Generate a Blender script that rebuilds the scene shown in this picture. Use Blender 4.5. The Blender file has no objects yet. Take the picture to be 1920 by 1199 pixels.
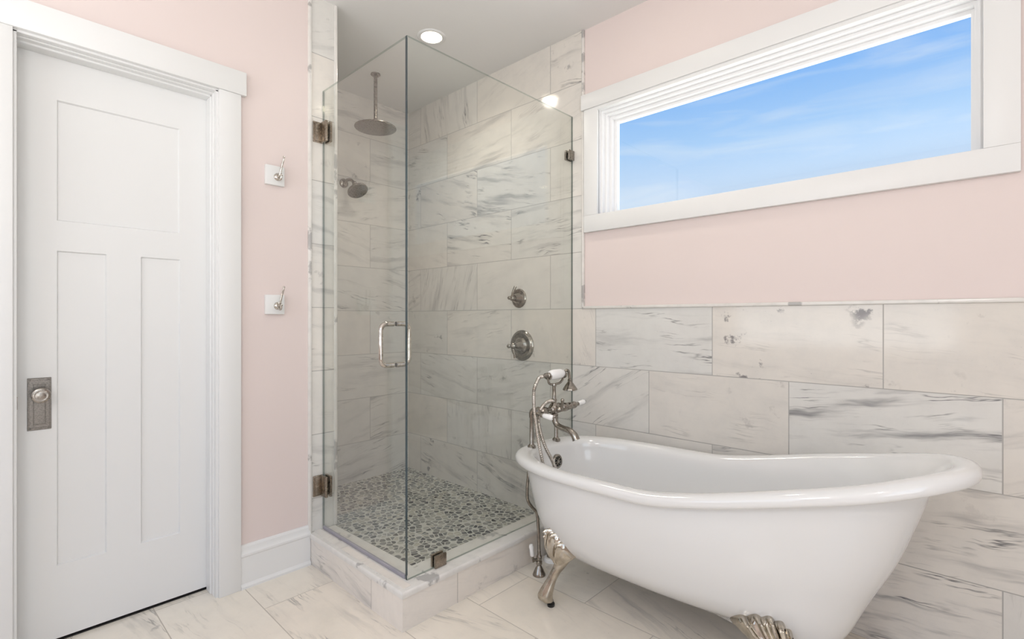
import bpy, bmesh, math, random
from mathutils import Vector, Matrix
PI=math.pi
scn=bpy.context.scene
COL=scn.collection
random.seed(4)

# ---------------------------------------------------------------- node helper
class NB:
    def __init__(s,name):
        s.m=bpy.data.materials.new(name); s.m.use_nodes=True
        s.t=s.m.node_tree; s.t.nodes.clear()
        s.out=s.t.nodes.new('ShaderNodeOutputMaterial')
    def n(s,typ,**k):
        nd=s.t.nodes.new(typ)
        for a,b in k.items(): setattr(nd,a,b)
        return nd
    def put(s,sock,v):
        if isinstance(v,bpy.types.NodeSocket): s.t.links.new(v,sock)
        else:
            try: sock.default_value=v
            except Exception: sock.default_value=(v[0],v[1],v[2],1) if len(v)==3 else v
    def M(s,op,a,b=0.0,c=0.0,clamp=False):
        nd=s.n('ShaderNodeMath',operation=op); nd.use_clamp=clamp
        s.put(nd.inputs[0],a); s.put(nd.inputs[1],b)
        if op in('MULTIPLY_ADD','WRAP','SMOOTH_MIN','COMPARE'): s.put(nd.inputs[2],c)
        return nd.outputs[0]
    def ramp(s,v,lo,hi,a=0.0,b=1.0,smooth=True):
        nd=s.n('ShaderNodeMapRange'); nd.interpolation_type='SMOOTHSTEP' if smooth else 'LINEAR'
        s.put(nd.inputs['Value'],v); s.put(nd.inputs['From Min'],lo); s.put(nd.inputs['From Max'],hi)
        s.put(nd.inputs['To Min'],a); s.put(nd.inputs['To Max'],b); return nd.outputs[0]
    def mix(s,f,a,b,mode='MIX'):
        nd=s.n('ShaderNodeMix',data_type='RGBA',blend_type=mode)
        s.put(nd.inputs[0],f); s.put(nd.inputs[6],a); s.put(nd.inputs[7],b); return nd.outputs[2]
    def xyz(s,x,y,z):
        nd=s.n('ShaderNodeCombineXYZ'); s.put(nd.inputs[0],x); s.put(nd.inputs[1],y); s.put(nd.inputs[2],z); return nd.outputs[0]
    def noise(s,vec,scale,detail=4,rough=.5,dist=0.0):
        nd=s.n('ShaderNodeTexNoise'); s.put(nd.inputs['Vector'],vec); nd.inputs['Scale'].default_value=scale
        nd.inputs['Detail'].default_value=detail; nd.inputs['Roughness'].default_value=rough
        nd.inputs['Distortion'].default_value=dist; return nd.outputs[0]
    def white(s,vec):
        nd=s.n('ShaderNodeTexWhiteNoise',noise_dimensions='3D'); s.put(nd.inputs['Vector'],vec)
        return nd.outputs['Value'],nd.outputs['Color']
    def sep(s,v):
        nd=s.n('ShaderNodeSeparateXYZ'); s.put(nd.inputs[0],v); return nd.outputs
    def pos(s):
        return s.n('ShaderNodeNewGeometry').outputs['Position']
    def bump(s,h,strength=.3,dist=.002):
        nd=s.n('ShaderNodeBump'); nd.inputs['Strength'].default_value=strength; nd.inputs['Distance'].default_value=dist
        s.put(nd.inputs['Height'],h); return nd.outputs[0]
    def bsdf(s,color,rough=.5,metal=0.0,normal=None,spec=.5,coat=0.0,emit=None,es=0.0):
        b=s.n('ShaderNodeBsdfPrincipled')
        s.put(b.inputs['Base Color'],color); s.put(b.inputs['Roughness'],rough); s.put(b.inputs['Metallic'],metal)
        s.put(b.inputs['Specular IOR Level'],spec); b.inputs['Coat Weight'].default_value=coat
        b.inputs['Coat Roughness'].default_value=.05
        if normal is not None: s.put(b.inputs['Normal'],normal)
        if emit is not None:
            s.put(b.inputs['Emission Color'],emit); b.inputs['Emission Strength'].default_value=es
        s.t.links.new(b.outputs[0],s.out.inputs[0]); return s.m
def rgb(r,g,b):      # display 0-255 -> linear
    f=lambda c:(c/255/12.92) if c/255<=.04045 else ((c/255+.055)/1.055)**2.4
    return (f(r),f(g),f(b),1)

# ---------------------------------------------------------------- materials
def paint(name,c,rough=.6,amp=.02,scale=60):
    b=NB(name); p=b.pos(); n=b.noise(p,scale,3)
    n2=b.noise(p,1.3,2)
    col=b.mix(b.ramp(n2,.3,.7,0,.35),c,(c[0]*.965,c[1]*.965,c[2]*.965,1))
    return b.bsdf(col,rough,normal=b.bump(n,.12,.0006),spec=.35)
def metal(name,c,rough=.28,var=.1,scale=90):
    b=NB(name); n=b.noise(b.pos(),scale,4)
    dark=(c[0]*.72,c[1]*.72,c[2]*.72,1)
    return b.bsdf(b.mix(b.ramp(n,.35,.7),c,dark),b.ramp(n,.3,.7,rough-var*.4,rough+var*.6),1.0)

def marble(name,uax,vax,L,H,uoff,voff,bond=.5,grout=.0026,base=(224,221,217),vein=1.3,rot=0.0,vert=.85,special=(),rough=.10):
    """polished stone tiles in running bond; uax/vax pick world axes, L x H tile size in metres"""
    b=NB(name); P=b.sep(b.pos()); u=P['XYZ'.index(uax)]; v=P['XYZ'.index(vax)]
    vv=b.M('DIVIDE',b.M('SUBTRACT',v,voff),H); row=b.M('FLOOR',vv)
    par=b.M('MULTIPLY',b.M('FLOORED_MODULO',row,2.0),bond)
    uu=b.M('ADD',b.M('DIVIDE',b.M('SUBTRACT',u,uoff),L),par); cl=b.M('FLOOR',uu)
    fu=b.M('FRACT',uu); fv=b.M('FRACT',vv)
    du=b.M('MULTIPLY',b.M('MINIMUM',fu,b.M('SUBTRACT',1.0,fu)),L)
    dv=b.M('MULTIPLY',b.M('MINIMUM',fv,b.M('SUBTRACT',1.0,fv)),H)
    d=b.M('MINIMUM',du,dv)
    gm=b.ramp(d,grout*.45,grout*.9,1,0)
    r1,rc=b.white(b.xyz(cl,row,3.7+rot)); R=b.sep(rc)
    r2,rc2=b.white(b.xyz(row,cl,9.1+rot)); Q=b.sep(rc2)
    # per tile frame
    ang=b.M('ADD',b.M('MULTIPLY',b.M('SUBTRACT',R[0],.5),.7),b.M('MULTIPLY',b.M('GREATER_THAN',Q[0],vert),1.5))
    k1=b.ramp(Q[1],.25,1.0,.12,.9,False); k2=b.ramp(Q[2],.6,1.0,0,.9,False); k3=b.ramp(R[2],.5,1.0,0,.5,False)
    for (sr,scl,sang,s1,s3,s2) in special:
        mk=b.M('MULTIPLY',b.M('COMPARE',row,float(sr),.1),b.M('COMPARE',cl,float(scl),.1))
        def ov(old,new): return b.M('ADD',b.M('MULTIPLY',old,b.M('SUBTRACT',1.0,mk)),b.M('MULTIPLY',mk,new))
        ang=ov(ang,sang); k1=ov(k1,s1); k2=ov(k2,s2); k3=ov(k3,s3)
    ca=b.M('COSINE',ang); sa=b.M('SINE',ang)
    lu=b.M('MULTIPLY',fu,L); lv=b.M('MULTIPLY',fv,H)
    a=b.M('ADD',b.M('MULTIPLY',lu,ca),b.M('MULTIPLY',lv,sa))
    c=b.M('SUBTRACT',b.M('MULTIPLY',lv,ca),b.M('MULTIPLY',lu,sa))
    sx=b.M('MULTIPLY',R[1],37.0); sy=b.M('MULTIPLY',R[2],53.0)
    # gentle warp
    w=b.noise(b.xyz(b.M('ADD',a,sx),b.M('ADD',c,sy),1.0),5.0,3)
    wv=b.M('MULTIPLY',b.M('SUBTRACT',w,.5),.05)
    c2=b.M('ADD',c,wv)
    vec=b.xyz(b.M('ADD',b.M('MULTIPLY',a,1.9),sx),b.M('ADD',b.M('MULTIPLY',c2,27.0),sy),b.M('MULTIPLY',Q[0],9.0))
    n=b.noise(vec,1.0,5,.55)
    ridge=b.M('ABSOLUTE',b.M('SUBTRACT',n,.5))
    line=b.ramp(ridge,0.0,.028,1,0)
    patch=b.noise(b.xyz(b.M('ADD',a,sy),b.M('ADD',b.M('MULTIPLY',c,2.2),sx),2.0),4.5,3)
    pm=b.ramp(patch,.50,.68)
    # streaky soft grey bands
    band=b.ramp(b.noise(b.xyz(b.M('ADD',b.M('MULTIPLY',a,1.6),sy),b.M('ADD',b.M('MULTIPLY',c2,14.0),sx),4.0),1.0,4,.6),.50,.72)
    fine=b.ramp(b.noise(b.xyz(b.M('ADD',b.M('MULTIPLY',a,5),sx),b.M('ADD',b.M('MULTIPLY',c2,55.0),sy),6.0),1.0,3,.6),.45,.7)
    # blotches
    bl=b.ramp(b.noise(b.xyz(b.M('ADD',lu,sy),b.M('ADD',lv,sx),7.0),11.0,5,.65),.585,.66)
    bl=b.M('MULTIPLY',bl,b.ramp(b.noise(b.xyz(b.M('ADD',lu,sx),b.M('ADD',lv,sy),8.0),4.0,2),.47,.58))
    v0=b.M('MULTIPLY',b.M('MULTIPLY',line,pm),b.M('MULTIPLY',k1,.75*vein))
    v1=b.M('MULTIPLY',band,b.M('ADD',b.M('MULTIPLY',k1,.26*vein),b.M('MULTIPLY',k3,.5*vein)))
    v1b=b.M('MULTIPLY',b.M('MULTIPLY',fine,band),b.M('ADD',b.M('MULTIPLY',k1,.30*vein),b.M('MULTIPLY',k3,.4*vein)))
    v2=b.M('MULTIPLY',bl,b.M('MULTIPLY',k2,.7*vein))
    mott=b.noise(b.xyz(b.M('ADD',lu,sx),b.M('ADD',lv,sy),12.0),9.0,6,.65)
    spk=b.M('MULTIPLY',b.ramp(b.noise(b.xyz(b.M('ADD',lu,sx),b.M('ADD',lv,sy),20.0),150.0,2),.68,.76),b.ramp(mott,.45,.65))
    cool=rgb(*(min(255,x+y) for x,y in zip(base,(-3,-1,-1)))); wrm=rgb(*(min(255,x+y) for x,y in zip(base,(3,0,-4))))
    col=b.mix(b.M('MULTIPLY',R[1],1.0),cool,wrm)
    col=b.mix(b.ramp(mott,.35,.75,0,.30),col,rgb(base[0]-26,base[1]-25,base[2]-24))
    col=b.mix(b.ramp(R[2],0,1,0,.13,False),col,rgb(base[0]-30,base[1]-30,base[2]-32))
    gv=rgb(128,128,130); dk=rgb(88,88,92)
    col=b.mix(b.M('MULTIPLY',spk,.35),col,gv); col=b.mix(v1,col,gv); col=b.mix(v1b,col,gv); col=b.mix(v0,col,dk); col=b.mix(v2,col,rgb(120,116,118))
    col=b.mix(gm,col,rgb(base[0]-52,base[1]-52,base[2]-52))
    hgt=b.M('SUBTRACT',1.0,gm)
    return b.bsdf(col,b.M('ADD',b.M('MULTIPLY',gm,.5),rough),normal=b.bump(hgt,.35,.0012),spec=.5)

TW,TH=.6155,.308
M={}
M['pink']=paint('pink wall paint',rgb(227,213,209),.55)
M['ceil']=paint('ceiling paint',rgb(234,233,231),.75)
M['white']=paint('white trim paint',rgb(231,231,230),.32)
M['outside_white']=paint('white window frame',rgb(240,240,240),.35)
M['tileB']=marble('marble wall tile right','Y','Z',TW,TH,.562,0,rot=0,special=[(3,0,0.05,.25,0.0,.95),(3,1,.0,.75,0.0,0.0),(2,-1,-.13,1.0,.9,0.0),(2,0,.05,.25,.0,.25),(1,-1,-.10,.85,.4,.15),(1,0,-.10,.85,.4,.15),(3,-1,.1,.2,0.0,.35),(2,1,-.55,.7,0.0,0.0),(0,-1,-.08,1.0,1.0,0.0),(0,0,-.08,1.0,1.0,0.0),(5,3,.18,1.0,.2,0.0),(6,2,.22,.6,.5,0.0),(6,3,.30,1.0,.1,0.0)])
M['tileA']=marble('marble wall tile back','X','Z',TW,TH,1.904-TW*.5,0,rot=5)
M['tileP']=marble('marble pier tile','X','Z',.40,TH,1.01,0,bond=0,rot=9)
M['tileF']=marble('marble floor tile','Y','X',TW,.3075,2.115,.785,rot=14,base=(240,232,221),vein=.8,rough=.16)
M['curbX']=marble('marble curb tile front','X','Z',.80,.5,1.35,-.2,bond=0,rot=20,base=(236,230,224),vein=.8)
M['curbY']=marble('marble curb tile side','Y','Z',.60,.5,1.796,-.2,bond=0,rot=23,base=(236,230,224),vein=.9)
M['curbT']=marble('marble curb top','Y','X',.60,.5,2.079,.9,bond=0,rot=27,base=(236,230,224),vein=.7)
M['curbT2']=marble('marble curb top long','X','Y',.60,.5,1.55,1.4,bond=0,rot=27,base=(236,230,224),vein=.7)
def bullnose():
    b=NB('marble edge trim'); n=b.noise(b.pos(),7,5,.6); n2=b.noise(b.pos(),22,3)
    col=b.mix(b.M('MULTIPLY',b.ramp(n,.56,.62),.6),rgb(226,223,218),rgb(130,128,128))
    return b.bsdf(b.mix(b.ramp(n2,.4,.8,0,.3),col,rgb(190,188,184)),.12)
M['trim']=bullnose()
def pebble():
    b=NB('sliced pebble mosaic'); p=b.sep(b.pos())
    w=b.noise(b.pos(),9,2); 
    vec=b.xyz(b.M('ADD',p[0],b.M('MULTIPLY',w,.02)),b.M('ADD',p[1],b.M('MULTIPLY',w,.03)),0.0)
    vr=b.n('ShaderNodeTexVoronoi',voronoi_dimensions='2D',feature='F1'); b.put(vr.inputs['Vector'],vec); vr.inputs['Scale'].default_value=31
    ve=b.n('ShaderNodeTexVoronoi',voronoi_dimensions='2D',feature='DISTANCE_TO_EDGE'); b.put(ve.inputs['Vector'],vec); ve.inputs['Scale'].default_value=31
    vr.inputs['Randomness'].default_value=.95; ve.inputs['Randomness'].default_value=.95
    c=b.sep(vr.outputs['Color'])
    st=b.M('MULTIPLY',b.ramp(ve.outputs[0],.05,.11),b.ramp(vr.outputs['Distance'],.60,.50))
    cr=b.n('ShaderNodeValToRGB'); b.put(cr.inputs[0],c[0]); e=cr.color_ramp; e.interpolation='CONSTANT'
    cs=[(0,(86,90,95)),(.16,(156,156,152)),(.30,(124,127,128)),(.44,(182,181,174)),(.58,(62,66,74)),(.70,(146,147,144)),(.80,(196,193,182)),(.90,(106,108,110))]
    e.elements[0].position=0; e.elements[0].color=rgb(*cs[0][1]); e.elements[1].position=.14; e.elements[1].color=rgb(*cs[1][1])
    for q,k in cs[2:]:
        x=e.elements.new(q); x.color=rgb(*k)
    n=b.noise(b.pos(),60,4)
    col=b.mix(b.ramp(n,.35,.7,0,.3),cr.outputs[0],rgb(150,148,140))
    col=b.mix(st,rgb(204,204,198),col)
    return b.bsdf(col,b.ramp(st,0,1,.6,.22),normal=b.bump(b.M('MINIMUM',b.M('MULTIPLY',ve.outputs[0],4.0),.8),.5,.004))
M['pebble']=pebble()
M['nickel']=metal('brushed nickel',rgb(160,154,146),.26,.06)
M['plate']=metal('satin nickel plate',rgb(142,137,131),.38,.04,200)
M['chrome']=metal('polished nickel',rgb(208,202,194),.13,.05)
M['dknickel']=metal('aged nickel',rgb(160,154,145),.17,.06)
M['feet']=metal('antiqued nickel feet',rgb(196,188,175),.12,.04,30)
M['hinge']=metal('hinge nickel',rgb(162,150,136),.28,.05)
M['enamel']=NB('white enamel'); _b=M['enamel']; M['enamel']=_b.bsdf(_b.mix(_b.ramp(_b.noise(_b.pos(),3,2),.3,.7,0,.3),rgb(228,228,227),rgb(225,225,224)),.12,spec=.5,coat=.6)
M['porcelain']=NB('porcelain'); _b=M['porcelain']; M['porcelain']=_b.bsdf(_b.mix(_b.noise(_b.pos(),8,2),rgb(248,248,246),rgb(240,240,240)),.08,coat=.5)
M['rubber']=NB('black rubber'); _b=M['rubber']; M['rubber']=_b.bsdf(_b.mix(_b.noise(_b.pos(),40,2),rgb(20,20,20),rgb(34,34,34)),.5)
M['nozzle']=NB('dark nozzle face'); _b=M['nozzle']
_v=_b.n('ShaderNodeTexVoronoi',feature='F1'); _b.put(_v.inputs['Vector'],_b.pos()); _v.inputs['Scale'].default_value=110
M['nozzle']=_b.bsdf(_b.mix(_b.ramp(_v.outputs['Distance'],.2,.4),rgb(70,66,62),rgb(142,136,128)),.35,.75)
def glass(name,tint,edge=False):
    b=NB(name); n=b.noise(b.pos(),2,1)
    tr=b.n('ShaderNodeBsdfTransparent'); b.put(tr.inputs[0],b.mix(b.ramp(n,.2,.8,0,.2),tint,(tint[0]*.99,tint[1],tint[2]*.99,1)))
    gl=b.n('ShaderNodeBsdfGlossy'); gl.inputs['Roughness'].default_value=0.0; gl.inputs[0].default_value=(1,1,1,1)
    lw=b.n('ShaderNodeLayerWeight'); lw.inputs['Blend'].default_value=.5
    fz=b.M('MULTIPLY_ADD',b.M('POWER',lw.outputs['Facing'],5.0),.96,.04)
    mx=b.n('ShaderNodeMixShader'); b.t.links.new(fz,mx.inputs[0]); b.t.links.new(tr.outputs[0],mx.inputs[1]); b.t.links.new(gl.outputs[0],mx.inputs[2])
    b.t.links.new(mx.outputs[0],b.out.inputs[0]); return b.m
M['glass']=glass('shower glass',(.970,.978,.968,1))
M['gpale']=glass('polished glass rim',(.62,.68,.66,1))
M['gmid']=glass('glass edge at the wall',(.45,.5,.5,1))
M['pane']=glass('window pane',(.985,.99,.985,1))
_b=NB('glass edge'); M['gedge']=_b.bsdf(_b.mix(_b.noise(_b.pos(),6,2),rgb(20,44,52),rgb(34,62,70)),.12,spec=.8)
_b=NB('clear seal strip'); M['seal']=_b.bsdf(_b.mix(_b.noise(_b.pos(),6,2),rgb(150,148,158),rgb(165,162,170)),.25)
_b=NB('lamp lens'); M['lamp']=_b.bsdf((1,1,1,1),.4,emit=_b.mix(_b.noise(_b.pos(),6,2),(1,.86,.62,1),(1,.88,.66,1)),es=12.0)
_b=NB('door gap darkness'); M['dark']=_b.bsdf(_b.mix(_b.noise(_b.pos(),6,2),rgb(40,38,38),rgb(50,48,46)),.8)
M['backroom']=paint('neutral wall paint',rgb(214,200,194),.6)

# ---------------------------------------------------------------- mesh helpers
def finish(name,bm,mats,parent=None,smooth=None,kind=None,loc=None):
    me=bpy.data.meshes.new(name); bmesh.ops.recalc_face_normals(bm,faces=bm.faces[:]); bm.to_mesh(me); bm.free()
    if not isinstance(mats,(list,tuple)): mats=[mats]
    for m in mats: me.materials.append(M[m] if isinstance(m,str) else m)
    if smooth is not None:
        for p in me.polygons: p.use_smooth=True
        me.set_sharp_from_angle(angle=math.radians(smooth))
    o=bpy.data.objects.new(name,me); COL.objects.link(o)
    if parent: o.parent=parent; o.matrix_parent_inverse=parent.matrix_world.inverted() if False else Matrix.Translation(-Vector(parent['_loc']))if '_loc' in parent else Matrix.Identity(4)
    if kind: o['kind']=kind
    return o
def tag(o,label=None,cat=None,group=None,kind=None):
    if label: o['label']=label
    if cat: o['category']=cat
    if group: o['group']=group
    if kind: o['kind']=kind
    return o
def thing(name,loc,label=None,cat=None,group=None,kind=None):
    o=bpy.data.objects.new(name,None); COL.objects.link(o); o.location=loc; o.empty_display_size=.05
    PL[o.name]=Vector(loc)
    return tag(o,label,cat,group,kind)
PL={}
def part(name,bm,mats,parent=None,smooth=None,kind=None,label=None):
    """mesh is written in world coordinates, then moved into the parent's frame"""
    off=PL.get(parent.name,Vector((0,0,0))) if parent else Vector((0,0,0))
    bmesh.ops.translate(bm,verts=bm.verts,vec=-off)
    o=finish(name,bm,mats,None,smooth,kind)
    if parent: o.parent=parent
    PL[o.name]=off
    if label: o['label']=label
    return o
def box(bm,a,b,bev=0.0,seg=2,mat=0):
    r=bmesh.ops.create_cube(bm,size=1.0); vs=r['verts']
    a=Vector(a); b=Vector(b); c=(a+b)/2; s=b-a
    for v in vs: v.co=Vector((v.co.x*s.x,v.co.y*s.y,v.co.z*s.z))+c
    fs=set(f for v in vs for f in v.link_faces)
    for f in fs: f.material_index=mat
    if bev>0:
        es=list(set(e for v in vs for e in v.link_edges))
        bmesh.ops.bevel(bm,geom=es,offset=bev,segments=seg,affect='EDGES',profile=.5)
    return bm
def bx(a,b,bev=0.0,seg=2): return box(bmesh.new(),a,b,bev,seg)
def frame_of(d):
    d=Vector(d).normalized(); up=Vector((0,0,1)) if abs(d.z)<.9 else Vector((1,0,0))
    x=up.cross(d).normalized(); y=d.cross(x).normalized(); return x,y,d
def lathe(bm,prof,origin,axis=(0,0,1),seg=32,cap=True):
    """prof: (radius, distance along axis)"""
    x,y,d=frame_of(axis); o=Vector(origin); rings=[]
    for r,h in prof:
        if r<1e-6: rings.append([bm.verts.new(o+d*h)])
        else: rings.append([bm.verts.new(o+d*h+(x*math.cos(2*PI*i/seg)+y*math.sin(2*PI*i/seg))*r) for i in range(seg)])
    for A,B in zip(rings,rings[1:]):
        for i in range(seg):
            j=(i+1)%seg
            if len(A)==1 and len(B)==1: continue
            if len(A)==1: bm.faces.new((A[0],B[i],B[j]))
            elif len(B)==1: bm.faces.new((A[i],A[j],B[0]))
            else: bm.faces.new((A[i],A[j],B[j],B[i]))
    if cap:
        for Rg in (rings[0],rings[-1]):
            if len(Rg)>2: bm.faces.new(Rg)
    return bm
def catmull(pts,n=8,closed=False):
    P=[Vector(p) for p in pts]; out=[]; N=len(P)
    rng=range(N if closed else N-1)
    for i in rng:
        g=lambda k: P[k%N] if closed else P[max(0,min(N-1,k))]
        p0,p1,p2,p3=g(i-1),g(i),g(i+1),g(i+2)
        for k in range(n):
            t=k/n
            out.append(.5*((2*p1)+(-p0+p2)*t+(2*p0-5*p1+4*p2-p3)*t*t+(-p0+3*p1-3*p2+p3)*t**3))
    if not closed: out.append(P[-1])
    return out
def tube(bm,pts,r,seg=12,closed=False,smooth=8,flat=1.0):
    P=catmull(pts,smooth,closed) if smooth else [Vector(p) for p in pts]
    N=len(P); rr=r if callable(r) else (lambda t:r)
    rings=[]; prev=None
    for i,p in enumerate(P):
        a=P[(i-1)%N] if (closed or i>0) else P[i]; c=P[(i+1)%N] if (closed or i<N-1) else P[i]
        d=(c-a).normalized()
        if prev is None: x=frame_of(d)[0]
        else:
            x=(prev-d*prev.dot(d)).normalized()
        prev=x; y=d.cross(x); R=rr(i/(N-1))
        rings.append([bm.verts.new(p+(x*math.cos(2*PI*k/seg)*flat+y*math.sin(2*PI*k/seg))*R) for k in range(seg)])
    pr=list(zip(rings,rings[1:]))
    if closed: pr.append((rings[-1],rings[0]))
    for A,B in pr:
        for k in range(seg):
            j=(k+1)%seg; bm.faces.new((A[k],A[j],B[j],B[k]))
    if not closed: bm.faces.new(rings[0]); bm.faces.new(rings[-1])
    return bm
def ball(bm,c,r,sx=1,sy=1,sz=1,seg=20):
    v=bmesh.ops.create_uvsphere(bm,u_segments=seg,v_segments=seg//2,radius=r)['verts']
    for q in v: q.co=Vector((q.co.x*sx,q.co.y*sy,q.co.z*sz))+Vector(c)
    return bm
def quad(bm,pts,mat=0):
    f=bm.faces.new([bm.verts.new(p) for p in pts]); f.material_index=mat; return f

CEIL=2.742; YA=2.35; XB=2.235; YS=3.18; XP0=1.085; XP1=1.215
XL=-1.35; YN=-1.75     # unseen sides of the room
T=.12
# ---------------------------------------------------------------- setting
part('floor',bx((XL-T,YN-T,-.1),(XB+T+.1,YA+.35,0)),'tileF',kind='structure')
part('ceiling',bx((XL-T,YN-T,CEIL),(XB+T+.1,YS+T,CEIL+.1)),'ceil',kind='structure')
# wall with the door (left in the picture): solid around the door opening
DX0,DX1,DZ=.077,.682,2.142
bm=bmesh.new()
box(bm,(XL-T,YA,0),(DX0,YA+.13,CEIL)); box(bm,(DX0,YA,DZ),(DX1,YA+.13,CEIL)); box(bm,(DX1,YA,0),(1.078,YA+.13,CEIL))
part('wall_left',bm,'pink',kind='structure')
# tiled pier closing the shower
pier=part('wall_pier',bx((XP0-.007,YA-.003,0),(XP1,YS,CEIL)),'tileP',kind='structure')
part('edge_trim',bx((1.071,YA-.012,.0),(1.087,YA+.02,CEIL),.004,3),'trim',pier,smooth=40)
part('edge_trim',bx((1.203,YA-.010,.15),(1.219,YA+.012,CEIL),.004,3),'trim',pier,smooth=40)
part('wall_shower',bx((XP1-.05,YS,-.05),(XB+.05,YS+T,CEIL)),'tileA',kind='structure')
# wall with the window: painted panel + tiles
WY0,WY1,WZ0,WZ1=-.008,1.468,1.727,2.28
TILE_Y=1.565; RAIL=1.236
bm=bmesh.new()
X0,X1=XB+.004,XB+.145
box(bm,(X0,YN-T,-.05),(X1,WY0,CEIL)); box(bm,(X0,WY1,-.05),(X1,YS+T,CEIL)); box(bm,(X0,WY0,-.05),(X1,WY1,WZ0)); box(bm,(X0,WY0,WZ1),(X1,WY1,CEIL))
wr=part('wall_right',bm,'pink',kind='structure')
bm=bmesh.new(); box(bm,(XB-.004,YN,0),(XB+.006,TILE_Y,RAIL)); box(bm,(XB-.004,TILE_Y,0),(XB+.006,YS,CEIL))
bmesh.ops.remove_doubles(bm,verts=bm.verts,dist=1e-5)
part('wall_tile',bm,'tileB',wr,label='polished white marble tile with grey veins')
bm=bmesh.new(); box(bm,(XB-.012,YN,RAIL-.006),(XB+.006,TILE_Y+.006,RAIL+.009),.004,3)
part('tile_edge_trim',bm,'trim',wr,smooth=40)
part('tile_edge_trim',bx((XB-.012,TILE_Y-.006,RAIL-.006),(XB+.006,TILE_Y+.008,CEIL),.004,3),'trim',wr,smooth=40)
# unseen walls, with the windows that light the room
bm=bmesh.new(); BWX0,BWX1,BWZ0,BWZ1=-1.28,.45,.45,2.5
y0,y1=YN-T,YN
box(bm,(XL-T,y0,0),(BWX0,y1,CEIL)); box(bm,(BWX1,y0,0),(X1,y1,CEIL)); box(bm,(BWX0,y0,0),(BWX1,y1,BWZ0)); box(bm,(BWX0,y0,BWZ1),(BWX1,y1,CEIL))
part('wall_behind',bm,'backroom',kind='structure')
bm=bmesh.new(); LY0,LY1,LZ0,LZ1=.15,2.0,.9,2.3
x0,x1=XL-T,XL
box(bm,(x0,YN,0),(x1,LY0,CEIL)); box(bm,(x0,LY1,0),(x1,YA,CEIL)); box(bm,(x0,LY0,0),(x1,LY1,LZ0)); box(bm,(x0,LY0,LZ1),(x1,LY1,CEIL))
part('wall_side',bm,'backroom',kind='structure')

# ---------------------------------------------------------------- door
def shaker(bm,x0,x1,z0,z1,y,th,panels,rec=.009):
    """door leaf with recessed flat panels on its front (y) face"""
    xs=sorted(set([x0,x1]+[p[0] for p in panels]+[p[1] for p in panels]))
    zs=sorted(set([z0,z1]+[p[2] for p in panels]+[p[3] for p in panels]))
    for i in range(len(xs)-1):
        for j in range(len(zs)-1):
            a,b2,c,d=xs[i],xs[i+1],zs[j],zs[j+1]; mx,mz=(a+b2)/2,(c+d)/2
            inp=[p for p in panels if p[0]<mx<p[1] and p[2]<mz<p[3]]
            if not inp: quad(bm,[(a,y,c),(b2,y,c),(b2,y,d),(a,y,d)])
    for (a,b2,c,d) in panels:
        s=.0035
        A=[(a,y,c),(b2,y,c),(b2,y,d),(a,y,d)]; B=[(a+s,y+rec,c+s),(b2-s,y+rec,c+s),(b2-s,y+rec,d-s),(a+s,y+rec,d-s)]
        for k in range(4): quad(bm,[A[k],A[(k+1)%4],B[(k+1)%4],B[k]])
        quad(bm,B)
    quad(bm,[(x0,y,z0),(x1,y,z0),(x1,y+th,z0),(x0,y+th,z0)]); quad(bm,[(x0,y,z1),(x1,y,z1),(x1,y+th,z1),(x0,y+th,z1)])
    quad(bm,[(x0,y,z0),(x0,y,z1),(x0,y+th,z1),(x0,y+th,z0)]); quad(bm,[(x1,y,z0),(x1,y,z1),(x1,y+th,z1),(x1,y+th,z0)])
    quad(bm,[(x0,y+th,z0),(x1,y+th,z0),(x1,y+th,z1),(x0,y+th,z1)])
    bmesh.ops.remove_doubles(bm,verts=bm.verts,dist=1e-5)
d1=thing('door_1',(.38,2.45,.012),kind='structure')
bm=bmesh.new()
shaker(bm,.080,.6745,.013,2.137,2.449,.035,[(.188,.569,1.536,1.975),(.188,.330,.277,1.426),(.437,.571,.277,1.426)])
part('door_leaf',bm,'white',d1)
pl=bmesh.new(); box(pl,(.110,2.4455,.781),(.173,2.449,.967),.0012,1)
fl=[(.1125,.1705,.958,.9645),(.1125,.1705,.7835,.790)]
for a,b_,c,d_ in fl: box(pl,(a,2.4435,c),(b_,2.446,d_),.0008,1)
for xx in (.1125,.1675): box(pl,(xx,2.4437,.79),(xx+.003,2.446,.958),.0006,1)
for xx in (.125,.1555): box(pl,(xx,2.4437,.80),(xx+.0025,2.446,.945),.0006,1)
box(pl,(.125,2.4437,.942),(.158,2.446,.9445),.0006,1); box(pl,(.125,2.4437,.80),(.158,2.446,.8025),.0006,1)
for xx in (.1175,.1655):
    for zz in (.9615,.7865): lathe(pl,[(.003,0),(.003,.0022),(.0018,.0032),(0,.0034)],(xx,2.4445,zz),(0,-1,0),12)
plate=part('door_plate',pl,'plate',d1,smooth=30,label='rectangular brushed nickel backplate')
kb=bmesh.new()
lathe(kb,[(.014,0),(.014,.004),(.010,.008),(.009,.026),(.014,.032),(.022,.036),(.0262,.043),(.0270,.050),(.0255,.056),(.019,.059),(.0175,.0585),(.010,.0600),(0,.0605)],(.1425,2.4445,.909),(0,-1,0),40)
part('door_knob',kb,'nickel',plate,smooth=50,label='round nickel door knob')
lt=bx((.0795,2.4475,.86),(.086,2.4495,.905)); part('latch_plate',lt,'nickel',d1)
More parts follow.
